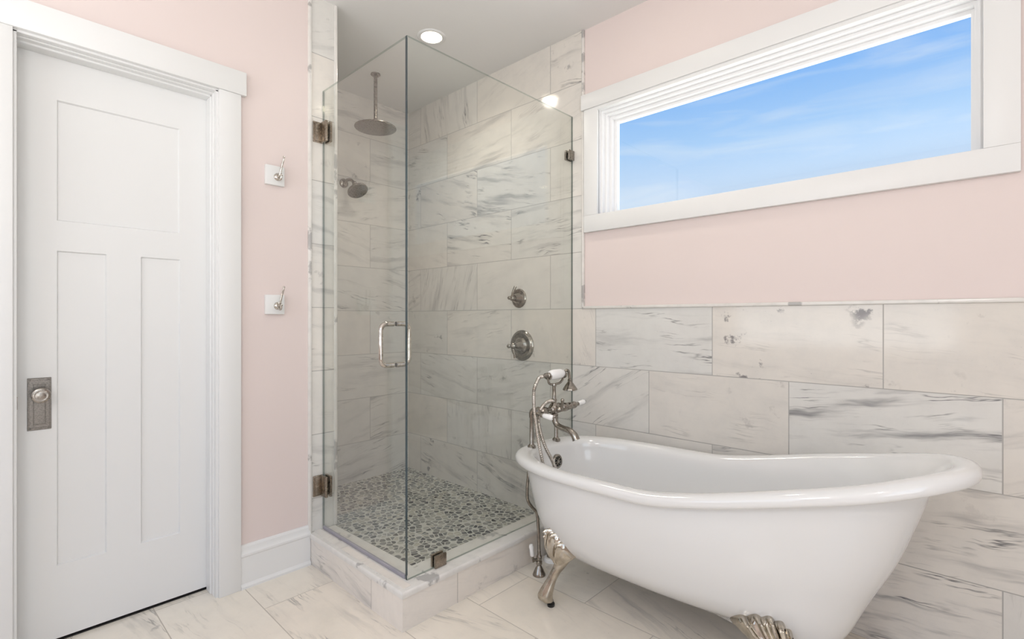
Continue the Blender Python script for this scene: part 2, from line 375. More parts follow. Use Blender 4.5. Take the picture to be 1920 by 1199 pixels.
# jamb lining and stop
bm=bmesh.new()
box(bm,(DX0-.0062,YA-.006,0),(DX0+.003,2.49,DZ)); box(bm,(DX1-.007,YA-.006,0),(DX1+.002,2.49,DZ)); box(bm,(DX0-.006,YA-.006,DZ-.004),(DX1+.002,2.49,DZ+.0045))
box(bm,(DX0,2.395,0),(DX0+.006,2.448,DZ-.003),.002,1); box(bm,(DX1-.014,2.395,0),(DX1-.003,2.448,DZ-.003),.002,1); box(bm,(DX0,2.395,DZ-.016),(DX1,2.448,DZ-.003),.002,1)
box(bm,(DX0,2.37,DZ-.009),(DX1,2.40,DZ-.003),.002,1); box(bm,(DX1-.010,2.37,0),(DX1-.004,2.40,DZ-.004),.002,1)
part('door_jamb',bm,'white',d1,smooth=30)
part('gap_shade_strip',bx((DX0,2.452,.0005),(DX1,2.60,.003)),'dark',d1)  # dark strip, shade under the door put into its colour
part('gap_shade_backing',bx((DX0-.02,2.484,0),(DX1+.02,2.50,DZ)),'dark',d1)  # dark sheet behind the leaf, colour stands for the unlit opening
part('trim_1',bx((-.020,YA-.020,0),(.071,YA,2.146),.002,2),'white',kind='structure',smooth=30)
part('trim_2',bx((.684,YA-.020,0),(.770,YA,2.146),.002,2),'white',kind='structure',smooth=30)
part('trim_3',bx((-.045,YA-.026,2.146),(.790,YA,2.247),.002,2),'white',kind='structure',smooth=30)
# baseboards: body, moulded cap, quarter-round shoe
def baseboard(name,x0,x1,y):
    prof=[(0,0),(.022,0),(.022,.010),(.016,.020),(.015,.022),(.015,.135),(.019,.142),(.019,.150),(.014,.157),(.011,.165),(.010,.178),(.006,.186),(0,.188)]
    bm=bmesh.new(); A=[bm.verts.new((x0,y-a,z)) for a,z in prof]; B=[bm.verts.new((x1,y-a,z)) for a,z in prof]
    for i in range(len(prof)-1): bm.faces.new((A[i],A[i+1],B[i+1],B[i]))
    bm.faces.new(A); bm.faces.new(B)
    part(name,bm,'white',kind='structure',smooth=20)
baseboard('baseboard_left',.770,1.078,YA); baseboard('baseboard_far_left',XL,-.020,YA)

# ---------------------------------------------------------------- window
w1=thing('window_1',(XB+.1,.73,WZ0),kind='structure')
bm=bmesh.new()
# jamb lining
XO=XB+.145
box(bm,(XB-.002,WY0-.006,WZ0-.006),(XO,WY0,WZ1+.006)); box(bm,(XB-.002,WY1,WZ0-.006),(XO,WY1+.006,WZ1+.006))
box(bm,(XB-.002,WY0,WZ1),(XO,WY1,WZ1+.006)); box(bm,(XB-.002,WY0,WZ0-.006),(XO,WY1,WZ0))
part('window_jamb',bm,'outside_white',w1)
# stepped frame: three nested rings
gy0,gy1,gz0,gz1=WY0,WY1,WZ0,WZ1
steps=[(.020,.010,.003),(.046,.022,.006),(.072,.036,.010),(.098,.050,.014)]
def ring(bm,x0,x1,O,I):
    """rectangular frame in a wall plane; O/I = (y0,y1,z0,z1) outer and inner"""
    R_=lambda x,r:[bm.verts.new((x,r[0],r[2])),bm.verts.new((x,r[1],r[2])),bm.verts.new((x,r[1],r[3])),bm.verts.new((x,r[0],r[3]))]
    A,B,C_,D=R_(x0,O),R_(x0,I),R_(x1,I),R_(x1,O)
    for P_,Q_ in ((A,B),(B,C_),(C_,D),(D,A)):
        for k in range(4): bm.faces.new((P_[k],P_[(k+1)%4],Q_[(k+1)%4],Q_[k]))
bm=bmesh.new(); O=(WY0-.001,WY1+.001,WZ0-.001,WZ1+.001)
for x,ins,bot in steps:
    I=(WY0+ins*.60,WY1-ins,WZ0+bot,WZ1-ins)
    ring(bm,XB+x,XB+x+.0262,(WY0-.0005,WY1+.0005,WZ0-.0005,WZ1+.0005),I)
fr=part('window_frame',bm,'outside_white',w1)
part('window_glass',bx((XB+.108,WY0+.022,WZ0+.008),(XB+.112,WY1-.042,WZ1-.042)),'pane',w1)
cz0,cz1,cz2=1.640,2.300,2.378
part('trim_4',bx((XB-.019,-.094,cz0),(XB+.004,1.553,WZ0+.002),.002,2),'white',kind='structure',smooth=30)
part('trim_5',bx((XB-.026,-.118,WZ1+.016),(XB+.004,1.567,cz2),.002,2),'white',kind='structure',smooth=30)
part('trim_6',bx((XB-.019,WY1+.0,WZ0+.002),(XB+.004,1.553,WZ1+.016),.002,2),'white',kind='structure',smooth=30)
part('trim_7',bx((XB-.019,-.094,WZ0+.002),(XB+.004,WY0-.0,WZ1+.016),.002,2),'white',kind='structure',smooth=30)
part('trim_8',bx((XB-.019,WY0,WZ1),(XB+.004,WY1,WZ1+.016),.001,1),'white',kind='structure',smooth=30)

# ---------------------------------------------------------------- shower curb and floor
CX0,CX1,CY0,CY1,CZ=1.080,1.215,1.577,1.712,.150
part('floor_shower',bx((CX1-.02,CY0+.05,-.02),(XB,YS,.040)),'pebble',kind='structure')
curb=thing('shower_curb',((CX0+XB)/2,CY0,0),kind='structure')
bm=bmesh.new()
box(bm,(CX0,CY0,0),(CX1-.006,YA,CZ-.022)); 
for f in bm.faces: f.material_index=1
part('side_face',bm,['curbX','curbY'],curb)
bm=bmesh.new(); box(bm,(CX0+.0005,CY0-.0004,0),(XB-.004,CY1-.006,CZ-.022))
part('front_face',bm,['curbX'],curb)
def ell(bm,o,i,z0,z1,bev):
    """L-shaped slab around the two open sides"""
    ox,oy=o; ix,iy=i
    pts=[(ox,YA-.003),(ox,oy),(XB-.004,oy),(XB-.004,iy),(ix,iy),(ix,YA-.003)]
    A=[bm.verts.new((x,y,z0)) for x,y in pts]; B=[bm.verts.new((x,y,z1)) for x,y in pts]
    n=len(pts); bm.faces.new(A); top=bm.faces.new(B)
    for k in range(n): bm.faces.new((A[k],A[(k+1)%n],B[(k+1)%n],B[k]))
    if bev:
        es=[e for e in top.edges]; bmesh.ops.bevel(bm,geom=es,offset=bev,segments=4,affect='EDGES',profile=.5)
bm=bmesh.new(); ell(bm,(CX0-.006,CY0-.006),(CX1,CY1),CZ-.022,CZ,.010)
part('curb_cap',bm,'trim',curb,smooth=35)
part('curb_top_tile',bx((CX0+.018,CY0+.02,CZ-.002),(CX0+.052,YA-.004,CZ+.0012)),'curbT',curb)

# ---------------------------------------------------------------- shower glass
GX,GY,GT,GZ1=1.146,1.640,.010,2.290
GZ0=CZ+.004
def pane_box(a,b,edge_axes):
    """glass sheet: broad faces clear, narrow faces in edge material"""
    bm=bx(a,b)
    d=[abs(b[i]-a[i]) for i in range(3)]; thin=d.index(min(d))
    for f in bm.faces:
        n=f.normal; ax=max(range(3),key=lambda k:abs(n[k])); hor=0 if thin==1 else 1
        f.material_index=0 if ax==thin else (2 if ax==2 else (1 if n[hor]<0 else 3))
    return bm
sd=thing('shower_door',(GX,YA,GZ0),'frameless clear glass shower door hinged on the marble pier','shower door')
part('glass_panel',pane_box((GX-GT/2,GY+.0065,GZ0+.010),(GX+GT/2,YA-.010,GZ1),None),['glass','gedge','gpale','gmid'],sd)
bm=bmesh.new(); box(bm,(GX-.006,GY+.014,GZ0-.003),(GX+.006,YA-.012,GZ0+.012),.002,1)
part('bottom_sweep',bm,'seal',sd,smooth=30)
for zc in (2.083,.366):
    bm=bmesh.new(); box(bm,(GX-.052,YA-.010,zc-.050),(GX-.004,YA-.003,zc+.050),.002,2); box(bm,(GX-.046,YA-.018,zc-.045),(GX-.012,YA-.009,zc+.045),.002,2)
    box(bm,(GX-.017,YA-.066,zc-.050),(GX-.0052,YA-.012,zc+.050),.003,2); box(bm,(GX+.0052,YA-.066,zc-.050),(GX+.017,YA-.012,zc+.050),.003,2)
    lathe(bm,[(.006,-.046),(.006,.046)],(GX-.012,YA-.014,zc),(0,0,1),14)
    hg=part('hinge',bm,'hinge',sd,smooth=30)
    bm=bmesh.new()
    for dz in (-.03,.03): lathe(bm,[(.0035,0),(.003,.0015),(0,.002)],(GX-.017,YA-.045,zc+dz),(-1,0,0),10)
    part('screw',bm,'hinge',hg,smooth=40)
# back-to-back pull handle
def rrect(x0,x1,z0,z1,y,r,n=6):
    out=[]
    for cx,cz,a0 in ((x1-r,z1-r,0),(x0+r,z1-r,90),(x0+r,z0+r,180),(x1-r,z0+r,270)):
        for k in range(n+1):
            a=math.radians(a0+90*k/n); out.append((cx+r*math.cos(a),y,cz+r*math.sin(a)))
    return out
HY=1.727; hz0,hz1=.990,1.157
for nm,xa,xb in (('handle',1.081,GX-.006),('handle',GX+.006,1.215)):
    loop=rrect(min(xa,xb),max(xa,xb),hz0,hz1,HY,.027)
    # open U: keep the arc away from the glass
    if xa<GX-.02: pts=[(GX-.0055,HY,hz1)]+[p for p in loop if p[0]<=1.081+.0275]+[(GX-.0055,HY,hz0)]
    else:
        rt=[p for p in loop if p[0]>=1.215-.0275]; rt=sorted(rt,key=lambda p:p[2]); pts=[(GX+.0055,HY,hz0)]+rt+[(GX+.0055,HY,hz1)]
    bm=bmesh.new(); tube(bm,pts,.0098,16,smooth=0); hd=part(nm,bm,'chrome',sd,smooth=50)
    s=-1 if xa<GX-.02 else 1
    for zc in (hz0,hz1):
        bm=bmesh.new(); lathe(bm,[(.0085,0),(.0085,.003)],(GX+s*.0052,HY,zc),(s,0,0),16); part('washer',bm,'rubber',hd,smooth=40)
fp=thing('glass_screen',(XB,GY,GZ0),'fixed clear glass shower panel standing on the curb beside the bathtub','shower glass')
part('glass_panel',pane_box((GX-GT/2,GY-GT/2,GZ0-.002),(XB-.006,GY+GT/2,GZ1),None),['glass','gedge','gpale','gmid'],fp)
bm=bmesh.new(); box(bm,(1.272,GY-.017,CZ+.001),(1.330,GY-.0052,CZ+.052),.002,2); box(bm,(1.272,GY+.0052,CZ+.001),(1.330,GY+.017,CZ+.052),.002,2)
part('clamp',bm,'hinge',fp,smooth=30)
bm=bmesh.new(); box(bm,(XB-.052,GY-.017,2.045),(XB-.0045,GY-.0052,2.098),.002,2); box(bm,(XB-.052,GY+.0052,2.045),(XB-.0045,GY+.017,2.098),.002,2)
part('clamp',bm,'nickel',fp,smooth=30)

# ---------------------------------------------------------------- recessed lights
def downlight(x,y,label,first=None):
    t=thing('ceiling_light',(x,y,CEIL),label,'ceiling light','recessed ceiling lights')
    bm=bmesh.new(); lathe(bm,[(.056,.001),(.058,-.004),(.068,-.006),(.077,-.003),(.079,.0)],(x,y,CEIL),(0,0,1),40,cap=False)
    part('trim_ring',bm,'white',t,smooth=50)
    bm=bmesh.new(); lathe(bm,[(0,-.002),(.057,-.002),(.057,.0)],(x,y,CEIL),(0,0,1),40,cap=False)
    part('lens',bm,'lamp',t,smooth=50)
downlight(1.709,2.217,'small round recessed ceiling light glowing warm white above the shower')
for x,y in ((0.1,-.5),(1.75,1.12),(-.6,-.9)):  # the one above the tub is added to brighten its inside
    downlight(x,y,'unseen round recessed ceiling light over the bathroom')

# ---------------------------------------------------------------- robe hooks
def robe_hook(z,label):
    y=YA; t=thing('robe_hook',(.912,y,z),label,'robe hook','robe hooks on the pink wall')
    bm=bmesh.new(); box(bm,(.872,y-.018,z-.044),(.955,y,z+.044),.002,2)
    part('backplate',bm,'white',t,smooth=30,label='square white painted wood block')
    bm=bmesh.new()
    hx=.924; yy=y-.018
    lathe(bm,[(.0175,0),(.0175,.003),(.013,.007),(.008,.009),(0,.010)],(hx,yy,z-.006),(0,-1,0),24)
    tube(bm,[(hx,yy-.004,z-.006),(hx,yy-.020,z-.004),(hx+.002,yy-.028,z+.018),(hx+.006,yy-.034,z+.045),(hx+.009,yy-.042,z+.066),(hx+.010,yy-.044,z+.078)],lambda q:.0055-.0022*q,10)
    ball(bm,(hx+.010,yy-.044,z+.078),.0048,seg=12)
    tube(bm,[(hx,yy-.006,z-.010),(hx,yy-.022,z-.022),(hx,yy-.036,z-.020),(hx,yy-.040,z-.006)],lambda q:.0052-.0012*q,10)
    ball(bm,(hx,yy-.040,z-.004),.0062,seg=12)
    part('hook',bm,'chrome',t,smooth=50,label='nickel double prong hook')
robe_hook(1.829,'upper robe hook, nickel prong on a white square block, on the pink wall')
robe_hook(1.242,'lower robe hook, nickel prong on a white square block, at mid wall height')

# ---------------------------------------------------------------- shower fittings
rx,ry=1.725,2.817
rh=thing('rain_shower_head',(rx,ry,CEIL),'large round rain shower head hanging from the shower ceiling','shower head')
bm=bmesh.new(); lathe(bm,[(.030,0),(.031,-.006),(.024,-.012),(.013,-.016)],(rx,ry,CEIL),(0,0,1),28); part('flange',bm,'nickel',rh,smooth=40)
bm=bmesh.new(); lathe(bm,[(.0115,-.010),(.0115,-.292)],(rx,ry,CEIL),(0,0,1),20); part('pipe',bm,'nickel',rh,smooth=40)
bm=bmesh.new(); lathe(bm,[(.012,2.452),(.016,2.447),(.016,2.440),(.011,2.437),(.018,2.428),(.030,2.420),(.080,2.412),(.118,2.407),(.130,2.402),(.131,2.397),(.127,2.393)],(rx,ry,0),(0,0,1),48,cap=False)
hd=part('head',bm,'nickel',rh,smooth=40)
bm=bmesh.new(); lathe(bm,[(.1275,2.3935),(.124,2.392),(0,2.3915)],(rx,ry,0),(0,0,1),48,cap=False); part('spray_face',bm,'nozzle',hd,smooth=30)

sh=thing('wall_shower_head',(1.70,YS,2.105),'small bell shower head on a bent arm from the shower tile wall','shower head')
bm=bmesh.new(); lathe(bm,[(.031,0),(.031,.004),(.024,.010),(.013,.014)],(1.700,YS,2.105),(0,-1,0),26); part('flange',bm,'dknickel',sh,smooth=40)
bm=bmesh.new(); tube(bm,[(1.700,YS-.008,2.105),(1.702,YS-.050,2.120),(1.708,YS-.090,2.112),(1.716,YS-.118,2.085)],.010,14); part('arm',bm,'dknickel',sh,smooth=50)
hd_=Vector((.05,-.55,-.83)).normalized(); c0=Vector((1.716,YS-.118,2.085))
bm=bmesh.new(); ball(bm,c0,.016); lathe(bm,[(.010,.004),(.014,.014),(.018,.024),(.034,.036),(.056,.050),(.067,.058),(.069,.066),(.065,.070)],c0,hd_,32,cap=False)
hh=part('head',bm,'dknickel',sh,smooth=40)
bm=bmesh.new(); lathe(bm,[(.0655,.0695),(.056,.066),(0,.066)],c0,hd_,32,cap=False); part('spray_face',bm,'nozzle',hh,smooth=30)

def valve(y,z,R,prof,lev,label,tip):
    x=XB-.004
    t=thing('shower_valve',(x,y,z),label,'shower valve','shower valves on the marble wall')
    bm=bmesh.new(); lathe(bm,prof,(x,y,z),(-1,0,0),40); pp=part('escutcheon',bm,'dknickel',t,smooth=35)
    return t
t=valve(2.035,1.300,.058,[(.058,0),(.058,.004),(.053,.010),(.044,.012),(.042,.010),(.036,.012),(.033,.018),(.029,.026),(.024,.038),(.0195,.046),(0,.048)],None,'smaller upper shower valve with round escutcheon and lever turned up',None)
xv=XB-.004
bm=bmesh.new(); lathe(bm,[(.014,.044),(.013,.056),(.016,.060),(.016,.068),(.009,.072),(.007,.080),(.010,.084),(.011,.090),(.007,.096),(0,.098)],(xv,2.035,1.300),(-1,0,0),24)
part('knob',bm,'dknickel',t,smooth=40)
bm=bmesh.new(); tube(bm,[(xv-.062,2.035,1.304),(xv-.064,2.030,1.325),(xv-.060,2.020,1.352),(xv-.056,2.014,1.370)],lambda q:.006+.0015*math.sin(q*PI)+.002*q,12); part('lever',bm,'dknickel',t,smooth=50)
t=valve(2.010,1.016,.092,[(.092,0),(.092,.005),(.086,.013),(.076,.018),(.070,.016),(.052,.014),(.050,.020),(.044,.024),(.036,.028),(.030,.040),(.022,.056),(.016,.066),(0,.068)],None,'larger lower shower valve with wide round escutcheon and lever turned down',None)
bm=bmesh.new(); lathe(bm,[(.013,.062),(.013,.072),(.018,.078),(.019,.086),(.013,.094),(.008,.098),(.007,.108),(.012,.113),(.013,.120),(.008,.127),(0,.129)],(xv,2.010,1.016),(-1,0,0),24)
part('knob',bm,'dknickel',t,smooth=40)
bm=bmesh.new(); tube(bm,[(xv-.082,2.010,1.010),(xv-.080,2.008,.990),(xv-.074,2.004,.962),(xv-.070,2.002,.945)],lambda q:.0065+.003*q,12); part('lever',bm,'dknickel',t,smooth=50)

# ---------------------------------------------------------------- bathtub
TCX,THW,TY0,TY1,TYM,TE0,TE1=1.8274,.338,-.004,1.545,.960,2.44,3.03
TK=[.7918,.733,.6873,.6384,.5986,.5968,.5938]
def lerp_t(t,tab):
    if t<=tab[0][0]: return tab[0][1]
    for (a,b),(c,d) in zip(tab,tab[1:]):
        if t<=c: 
            k=(t-a)/(c-a); return b+(d-b)*k
    return tab[-1][1]
ktab=[(i*.2,v) for i,v in enumerate(TK)]
def rim_z(y):
    s=w=0
    for k in range(-8,9):
        g=math.exp(-(k/4)**2); s+=g*lerp_t(y+k*.0176/1.0,ktab); w+=g
    return s/w
def plan(t,inx,in0,in1):
    c,s=math.cos(t),math.sin(t); e=TE1 if s>0 else TE0
    x=TCX+(THW-inx)*math.copysign(abs(c)**(2/e),c)
    yy=math.copysign(abs(s)**(2/e),s)
    return x,(TYM+(TY1-in1-TYM)*yy if s>0 else TYM+(TYM-TY0-in0)*yy)
hp=[(0,.43),(.04,.345),(.10,.312),(.16,.288),(.34,.238),(.54,.172),(.83,.112),(.91,.098),(1,.086)]
ft=[(0,.33),(.04,.23),(.10,.175),(.23,.125),(.47,.090),(.85,.055),(1,.034)]
sd_=[(0,.255),(.03,.228),(.08,.180),(.13,.150),(.23,.108),(.47,.067),(.72,.045),(1,.032)]
sdh=[(0,.20),(.03,.165),(.08,.125),(.13,.108),(.23,.085),(.47,.060),(.72,.045),(1,.032)]
def side_inset(t,g):
    k=max(0,min(1,(-math.sin(t)-.55)/.4)); k=k*k*(3-2*k)
    return smooth_tab(g,sd_)*(1-k)+smooth_tab(g,sdh)*k
def smooth_tab(g,tab,h=.03):
    return sum(lerp_t(min(1,max(0,g+k*h/3)),tab) for k in (-3,-2,-1,0,1,2,3))/7
ZB=.150
def shell(t,g,extra=0.0,zb=ZB):
    a,b,c=side_inset(t,g),smooth_tab(g,hp),smooth_tab(g,ft)
    zb=zb-.03*max(0,min(1,(-math.sin(t)-.5)/.5))*(1-g)
    x,y=plan(t,a+extra,b+extra,c+extra)
    # rounding near the very bottom
    yt=plan(t,0,0,0)[1]; zt=rim_z(yt)-.030
    return Vector((x,y,zb+(zt-zb)*g))
def warp(i,n):      # even out the spacing of superellipse samples
    return 2*PI*i/n
NT=160
def tub():
    bm=bmesh.new(); rings=[]
    # outer shell from bottom up
    gs=[0,.01,.025,.045,.07,.10,.14,.19,.25,.32,.40,.50,.60,.70,.80,.88,.94,1]
    z_extra=lambda g: 0
    bot=[bm.verts.new(Vector((TCX,.90,ZB-.020)))]
    for q in (.5,.85):
        r=[]
        for i in range(NT):
            p=shell(warp(i,NT),0); r.append(bm.verts.new(Vector((TCX+(p.x-TCX)*q,.90+(p.y-.90)*q,(ZB-.020)+(p.z-ZB+.020)*q**2))))
        rings.append(r)
    for g in gs: rings.append([bm.verts.new(shell(warp(i,NT),g)) for i in range(NT)])
    # rolled rim: (inset, dz)
    roll=[(.028,-.040),(.014,-.044),(.004,-.040),(-.001,-.032),(-.003,-.022),(-.001,-.012),(.006,-.004),(.020,0),(.038,-.001),(.052,-.005),(.061,-.013),(.066,-.026)]
    for ins,dz in roll:
        r=[]
        for i in range(NT):
            t=warp(i,NT); deck=max(0,math.sin(t))**3
            k=ins if (ins<.021 or dz<-.035) else ins+.026*deck*((ins-.02)/.046)
            x,y=plan(t,k,k,k); zt=rim_z(plan(t,0,0,0)[1]); r.append(bm.verts.new((x,y,zt+dz)))
        rings.append(r)
    # inner wall
    for g in [.94,.86,.76,.65,.54,.43,.33,.25,.18,.12,.07,.03,0]:
        r=[]
        for i in range(NT):
            t=warp(i,NT); deck=max(0,math.sin(t))**3
            a,b,c=side_inset(t,g)+.036,max(.07,smooth_tab(g,hp)+.030),smooth_tab(g,ft)+.036+.024*deck*g
            x,y=plan(t,a,b,c); zt=rim_z(plan(t,0,0,0)[1])-.030; r.append(bm.verts.new((x,y,ZB+.035+(zt-ZB-.035)*g)))
        rings.append(r)
    for q in (.8,.4):
        last=rings[-len([0]) ] if False else None
        r=[]
        for i in range(NT):
            t=warp(i,NT); x,y=plan(t,side_inset(t,0)+.036,smooth_tab(0,hp)+.034,smooth_tab(0,ft)+.034)
            r.append(bm.verts.new((TCX+(x-TCX)*q,.90+(y-.90)*q,ZB+.035-.010*(1-q))))
        rings.append(r)
    for A,B in zip(rings,rings[1:]):
        for i in range(NT):
            j=(i+1)%NT; bm.faces.new((A[i],A[j],B[j],B[i]))
    for i in range(NT):
        j=(i+1)%NT; bm.faces.new((bot[0],rings[0][j],rings[0][i]))
    c=bm.verts.new((TCX,.90,ZB+.022))
    for i in range(NT): bm.faces.new((rings[-1][i],rings[-1][(i+1)%NT],c))
    return bm
tb=thing('bathtub',(TCX,.80,0),'white enamelled clawfoot slipper bathtub against the marble wall','bathtub')
body=part('tub_body',tub(),'enamel',tb,smooth=80)
md=body.modifiers.new('sub','SUBSURF'); md.levels=1; md.render_levels=1
# overflow drain on the foot-end inner wall
oc=Vector((1.838,1.436,.512)); on=Vector((0,-1,.10)).normalized()
bm=bmesh.new(); lathe(bm,[(.033,-.012),(.033,.003),(.029,.007),(.024,.006)],oc,on,32,cap=False)
ov=part('overflow_drain',bm,'dknickel',tb,smooth=40,label='round nickel overflow grille')
bm=bmesh.new(); lathe(bm,[(.0245,.003),(0,.003)],oc,on,32,cap=False); part('drain_recess',bm,'rubber',ov)
bm=bmesh.new(); lathe(bm,[(.007,.003),(.007,.007),(0,.008)],oc,on,16,cap=False)
ox,oy,_=frame_of(on)
for k in range(8):
    a=2*PI*k/8; d=ox*math.cos(a)+oy*math.sin(a); tube(bm,[oc+on*.005+d*.005,oc+on*.005+d*.025],.0022,8,smooth=0)
part('drain_spokes',bm,'dknickel',ov,smooth=40)

def claw_foot(tc,gdir,pad,gtop,wid,parent):
    """tc: angle on the tub outline the leaf hugs; pad: floor point; gdir: outward dir"""
    px,py=pad; d=Vector((gdir[0],gdir[1],0)).normalized(); side=Vector((-d.y,d.x,0))
    # cabriole leg
    prof=[(-.060,.196,.034),(-.046,.180,.032),(-.034,.160,.027),(-.020,.140,.0235),(-.010,.122,.0225),(.000,.104,.0235),(.009,.085,.027),(.017,.066,.031),(.022,.050,.033),(.021,.034,.032),(.014,.022,.025)]
    P=[Vector((px,py,0))+d*s+Vector((0,0,z)) for s,z,r in prof]
    bm=bmesh.new(); seg=28; rings=[]
    rad=[r for _,_,r in prof]
    PP=catmull(P,5); n=len(PP)
    for i,p in enumerate(PP):
        q=i/(n-1)*(len(rad)-1); k=min(int(q),len(rad)-2); r=rad[k]+(rad[k+1]-rad[k])*(q-k)
        r*=.92
        low=max(0,(q-6.5)/3.5)    # toes
        ring=[]
        for s_ in range(seg):
            a=2*PI*s_/seg
            toe=1+.10*low*math.cos(a*5 if math.cos(a)>-.3 else 0)*max(0,math.cos(a)+.3)
            ring.append(bm.verts.new(p+(d*math.cos(a)*1.0+side*math.sin(a)*.92)*r*toe))
        rings.append(ring)
    for A,B in zip(rings,rings[1:]):
        for k in range(seg):
            j=(k+1)%seg; bm.faces.new((A[k],A[j],B[j],B[k]))
    bm.faces.new(rings[0]); bm.faces.new(rings[-1])
    foot=part('foot',bm,'feet',parent,smooth=60,label='cast nickel claw foot')
    # acanthus leaf: narrow where it meets the leg, fanned out against the tub
    bm=bmesh.new(); NU,NV=84,40
    pb=Vector((px,py,.182))-d*.040
    def leaf(u,v,off):
        sc=abs(math.cos(u*PI*2.5)); gt=gtop*(.42+.50*max(0,math.cos(u*PI*.5))**.7+.10*sc)
        q=Vector(shell(tc+u*wid,gt)); q2=Vector(shell(tc+u*wid,gt+.02)); e=.01
        nrm=(Vector(shell(tc+u*wid+e,gt))-Vector(shell(tc+u*wid-e,gt))).cross(q2-q).normalized()
        if nrm.dot(Vector((q.x-TCX,q.y-.8,0)))<0: nrm=-nrm
        p0=pb+side*(u*.026*sgn)+d*(.026*math.sqrt(max(0,1-u*u)))
        p=p0.lerp(q,v**.85)
        edge=max(0,1-abs(u)**6)
        ridge=.0095*math.cos(u*PI*5+v*2.2*(1 if u>0 else -1))*edge*min(1,v*4)*min(1,(1-v)*8)
        ridge+=.005*math.cos(u*PI*12+v*5*(1 if u>0 else -1))*edge*v
        curl=.013*math.exp(-((v-.93)/.055)**2)*(.3+.7*sc)
        bulge=.016*math.sin(PI*min(1,v*1.02))*(1-.35*abs(u))
        return p+(nrm*.6+d*.4).normalized()*((bulge+ridge+curl+.006)*off-.004*(1-off))
    sgn=1 if (Vector(shell(tc+.1,.2))-Vector(shell(tc-.1,.2))).dot(side)>0 else -1
    grid=[[bm.verts.new(leaf(-1+2*i/NU,j/NV,1.0)) for i in range(NU+1)] for j in range(NV+1)]
    back=[[bm.verts.new(leaf(-1+2*i/NU,j/NV,0.0)) for i in range(NU+1)] for j in range(NV+1)]
    for G in (grid,back):
        for j in range(NV):
            for i in range(NU): bm.faces.new((G[j][i],G[j][i+1],G[j+1][i+1],G[j+1][i]))
    loop=lambda G:[G[0][i] for i in range(NU+1)]+[G[j][NU] for j in range(1,NV+1)]+[G[NV][i] for i in range(NU-1,-1,-1)]+[G[j][0] for j in range(NV-1,0,-1)]
    A,B=loop(grid),loop(back)
    for k in range(len(A)): bm.faces.new((A[k],A[(k+1)%len(A)],B[(k+1)%len(A)],B[k]))
    part('leaf_ornament',bm,'feet',foot,smooth=60)
    bm=bmesh.new(); lathe(bm,[(.014,0),(.0155,.004),(.0155,.012),(.011,.014),(.010,.026)],(px,py,0),(0,0,1),20); part('foot_pad',bm,'rubber',foot,smooth=40)
FT=[(math.radians(147),(-.72,.70),(1.597,1.281),.40,.21),(math.radians(221),(-.75,-.66),(1.585,.395),.235,.20),(math.radians(33),(.72,.70),(2.058,1.281),.40,.21),(math.radians(-41),(.75,-.66),(2.03,.44),.235,.20)]
for tc,gd,pad,gt_,wd_ in FT: claw_foot(tc,gd,pad,gt_,wd_,tb)

# ---------------------------------------------------------------- tub faucet
FX,FY,FZ=1.800,1.425,.762; RY=1.488
fc=thing('tub_faucet',(FX,RY,.594),'aged nickel telephone style tub faucet standing on the bathtub rim','faucet')
rimz=rim_z(1.5)
for x in (1.716,1.896):
    xi=FX+(-.075 if x<FX else .075)
    bm=bmesh.new(); lathe(bm,[(.019,rimz-.006),(.019,rimz+.004),(.013,rimz+.010),(.0095,rimz+.016),(.0095,FZ-.030)],(x,RY,0),(0,0,1),24,cap=True)
    part('riser_pipe',bm,'dknickel',fc,smooth=40)
    bm=bmesh.new(); tube(bm,[(x,RY,FZ-.034),(x,RY,FZ-.012),(x*.7+xi*.3,RY-.010,FZ-.001),(xi,RY-.028,FZ),(xi,FY+.005,FZ)],.0115,14); lathe(bm,[(.016,0),(.017,.004),(.017,.014),(.014,.017)],(xi,FY+.038,FZ),(0,-1,0),8)
    part('elbow',bm,'dknickel',fc,smooth=40)
bm=bmesh.new()
lathe(bm,[(0,-.142),(.013,-.140),(.017,-.128),(.017,-.112),(.012,-.106),(.012,-.100),(.019,-.094),(.021,-.078),(.019,-.062),(.013,-.056),(.012,-.030),(.017,-.026),(.022,-.016),(.024,0),(.022,.016),(.017,.026),(.012,.030),(.013,.056),(.019,.062),(.021,.078),(.019,.094),(.012,.100),(.012,.106),(.017,.112),(.017,.124),(.013,.130),(0,.132)],(FX,FY,FZ),(1,0,0),28)
lathe(bm,[(.024,-.004),(.025,.006),(.020,.014),(.013,.022),(.011,.030),(.014,.036),(.011,.042)],(FX,FY,FZ+.006),(0,0,1),24)
part('valve_body',bm,'dknickel',fc,smooth=40)
bm=bmesh.new()
tube(bm,[(FX,FY,FZ-.010),(FX,FY-.003,FZ-.045),(FX,FY-.018,FZ-.070),(FX,FY-.050,FZ-.080),(FX,FY-.085,FZ-.085),(FX,FY-.112,FZ-.100),(FX,FY-.125,FZ-.122)],lambda q:.014+.0035*max(0,q-.5)*2-.001*math.sin(q*PI),18)
lathe(bm,[(.018,0),(.019,.005),(.018,.010)],(FX,FY,FZ-.028),(0,0,-1),24)
part('spout',bm,'dknickel',fc,smooth=50)
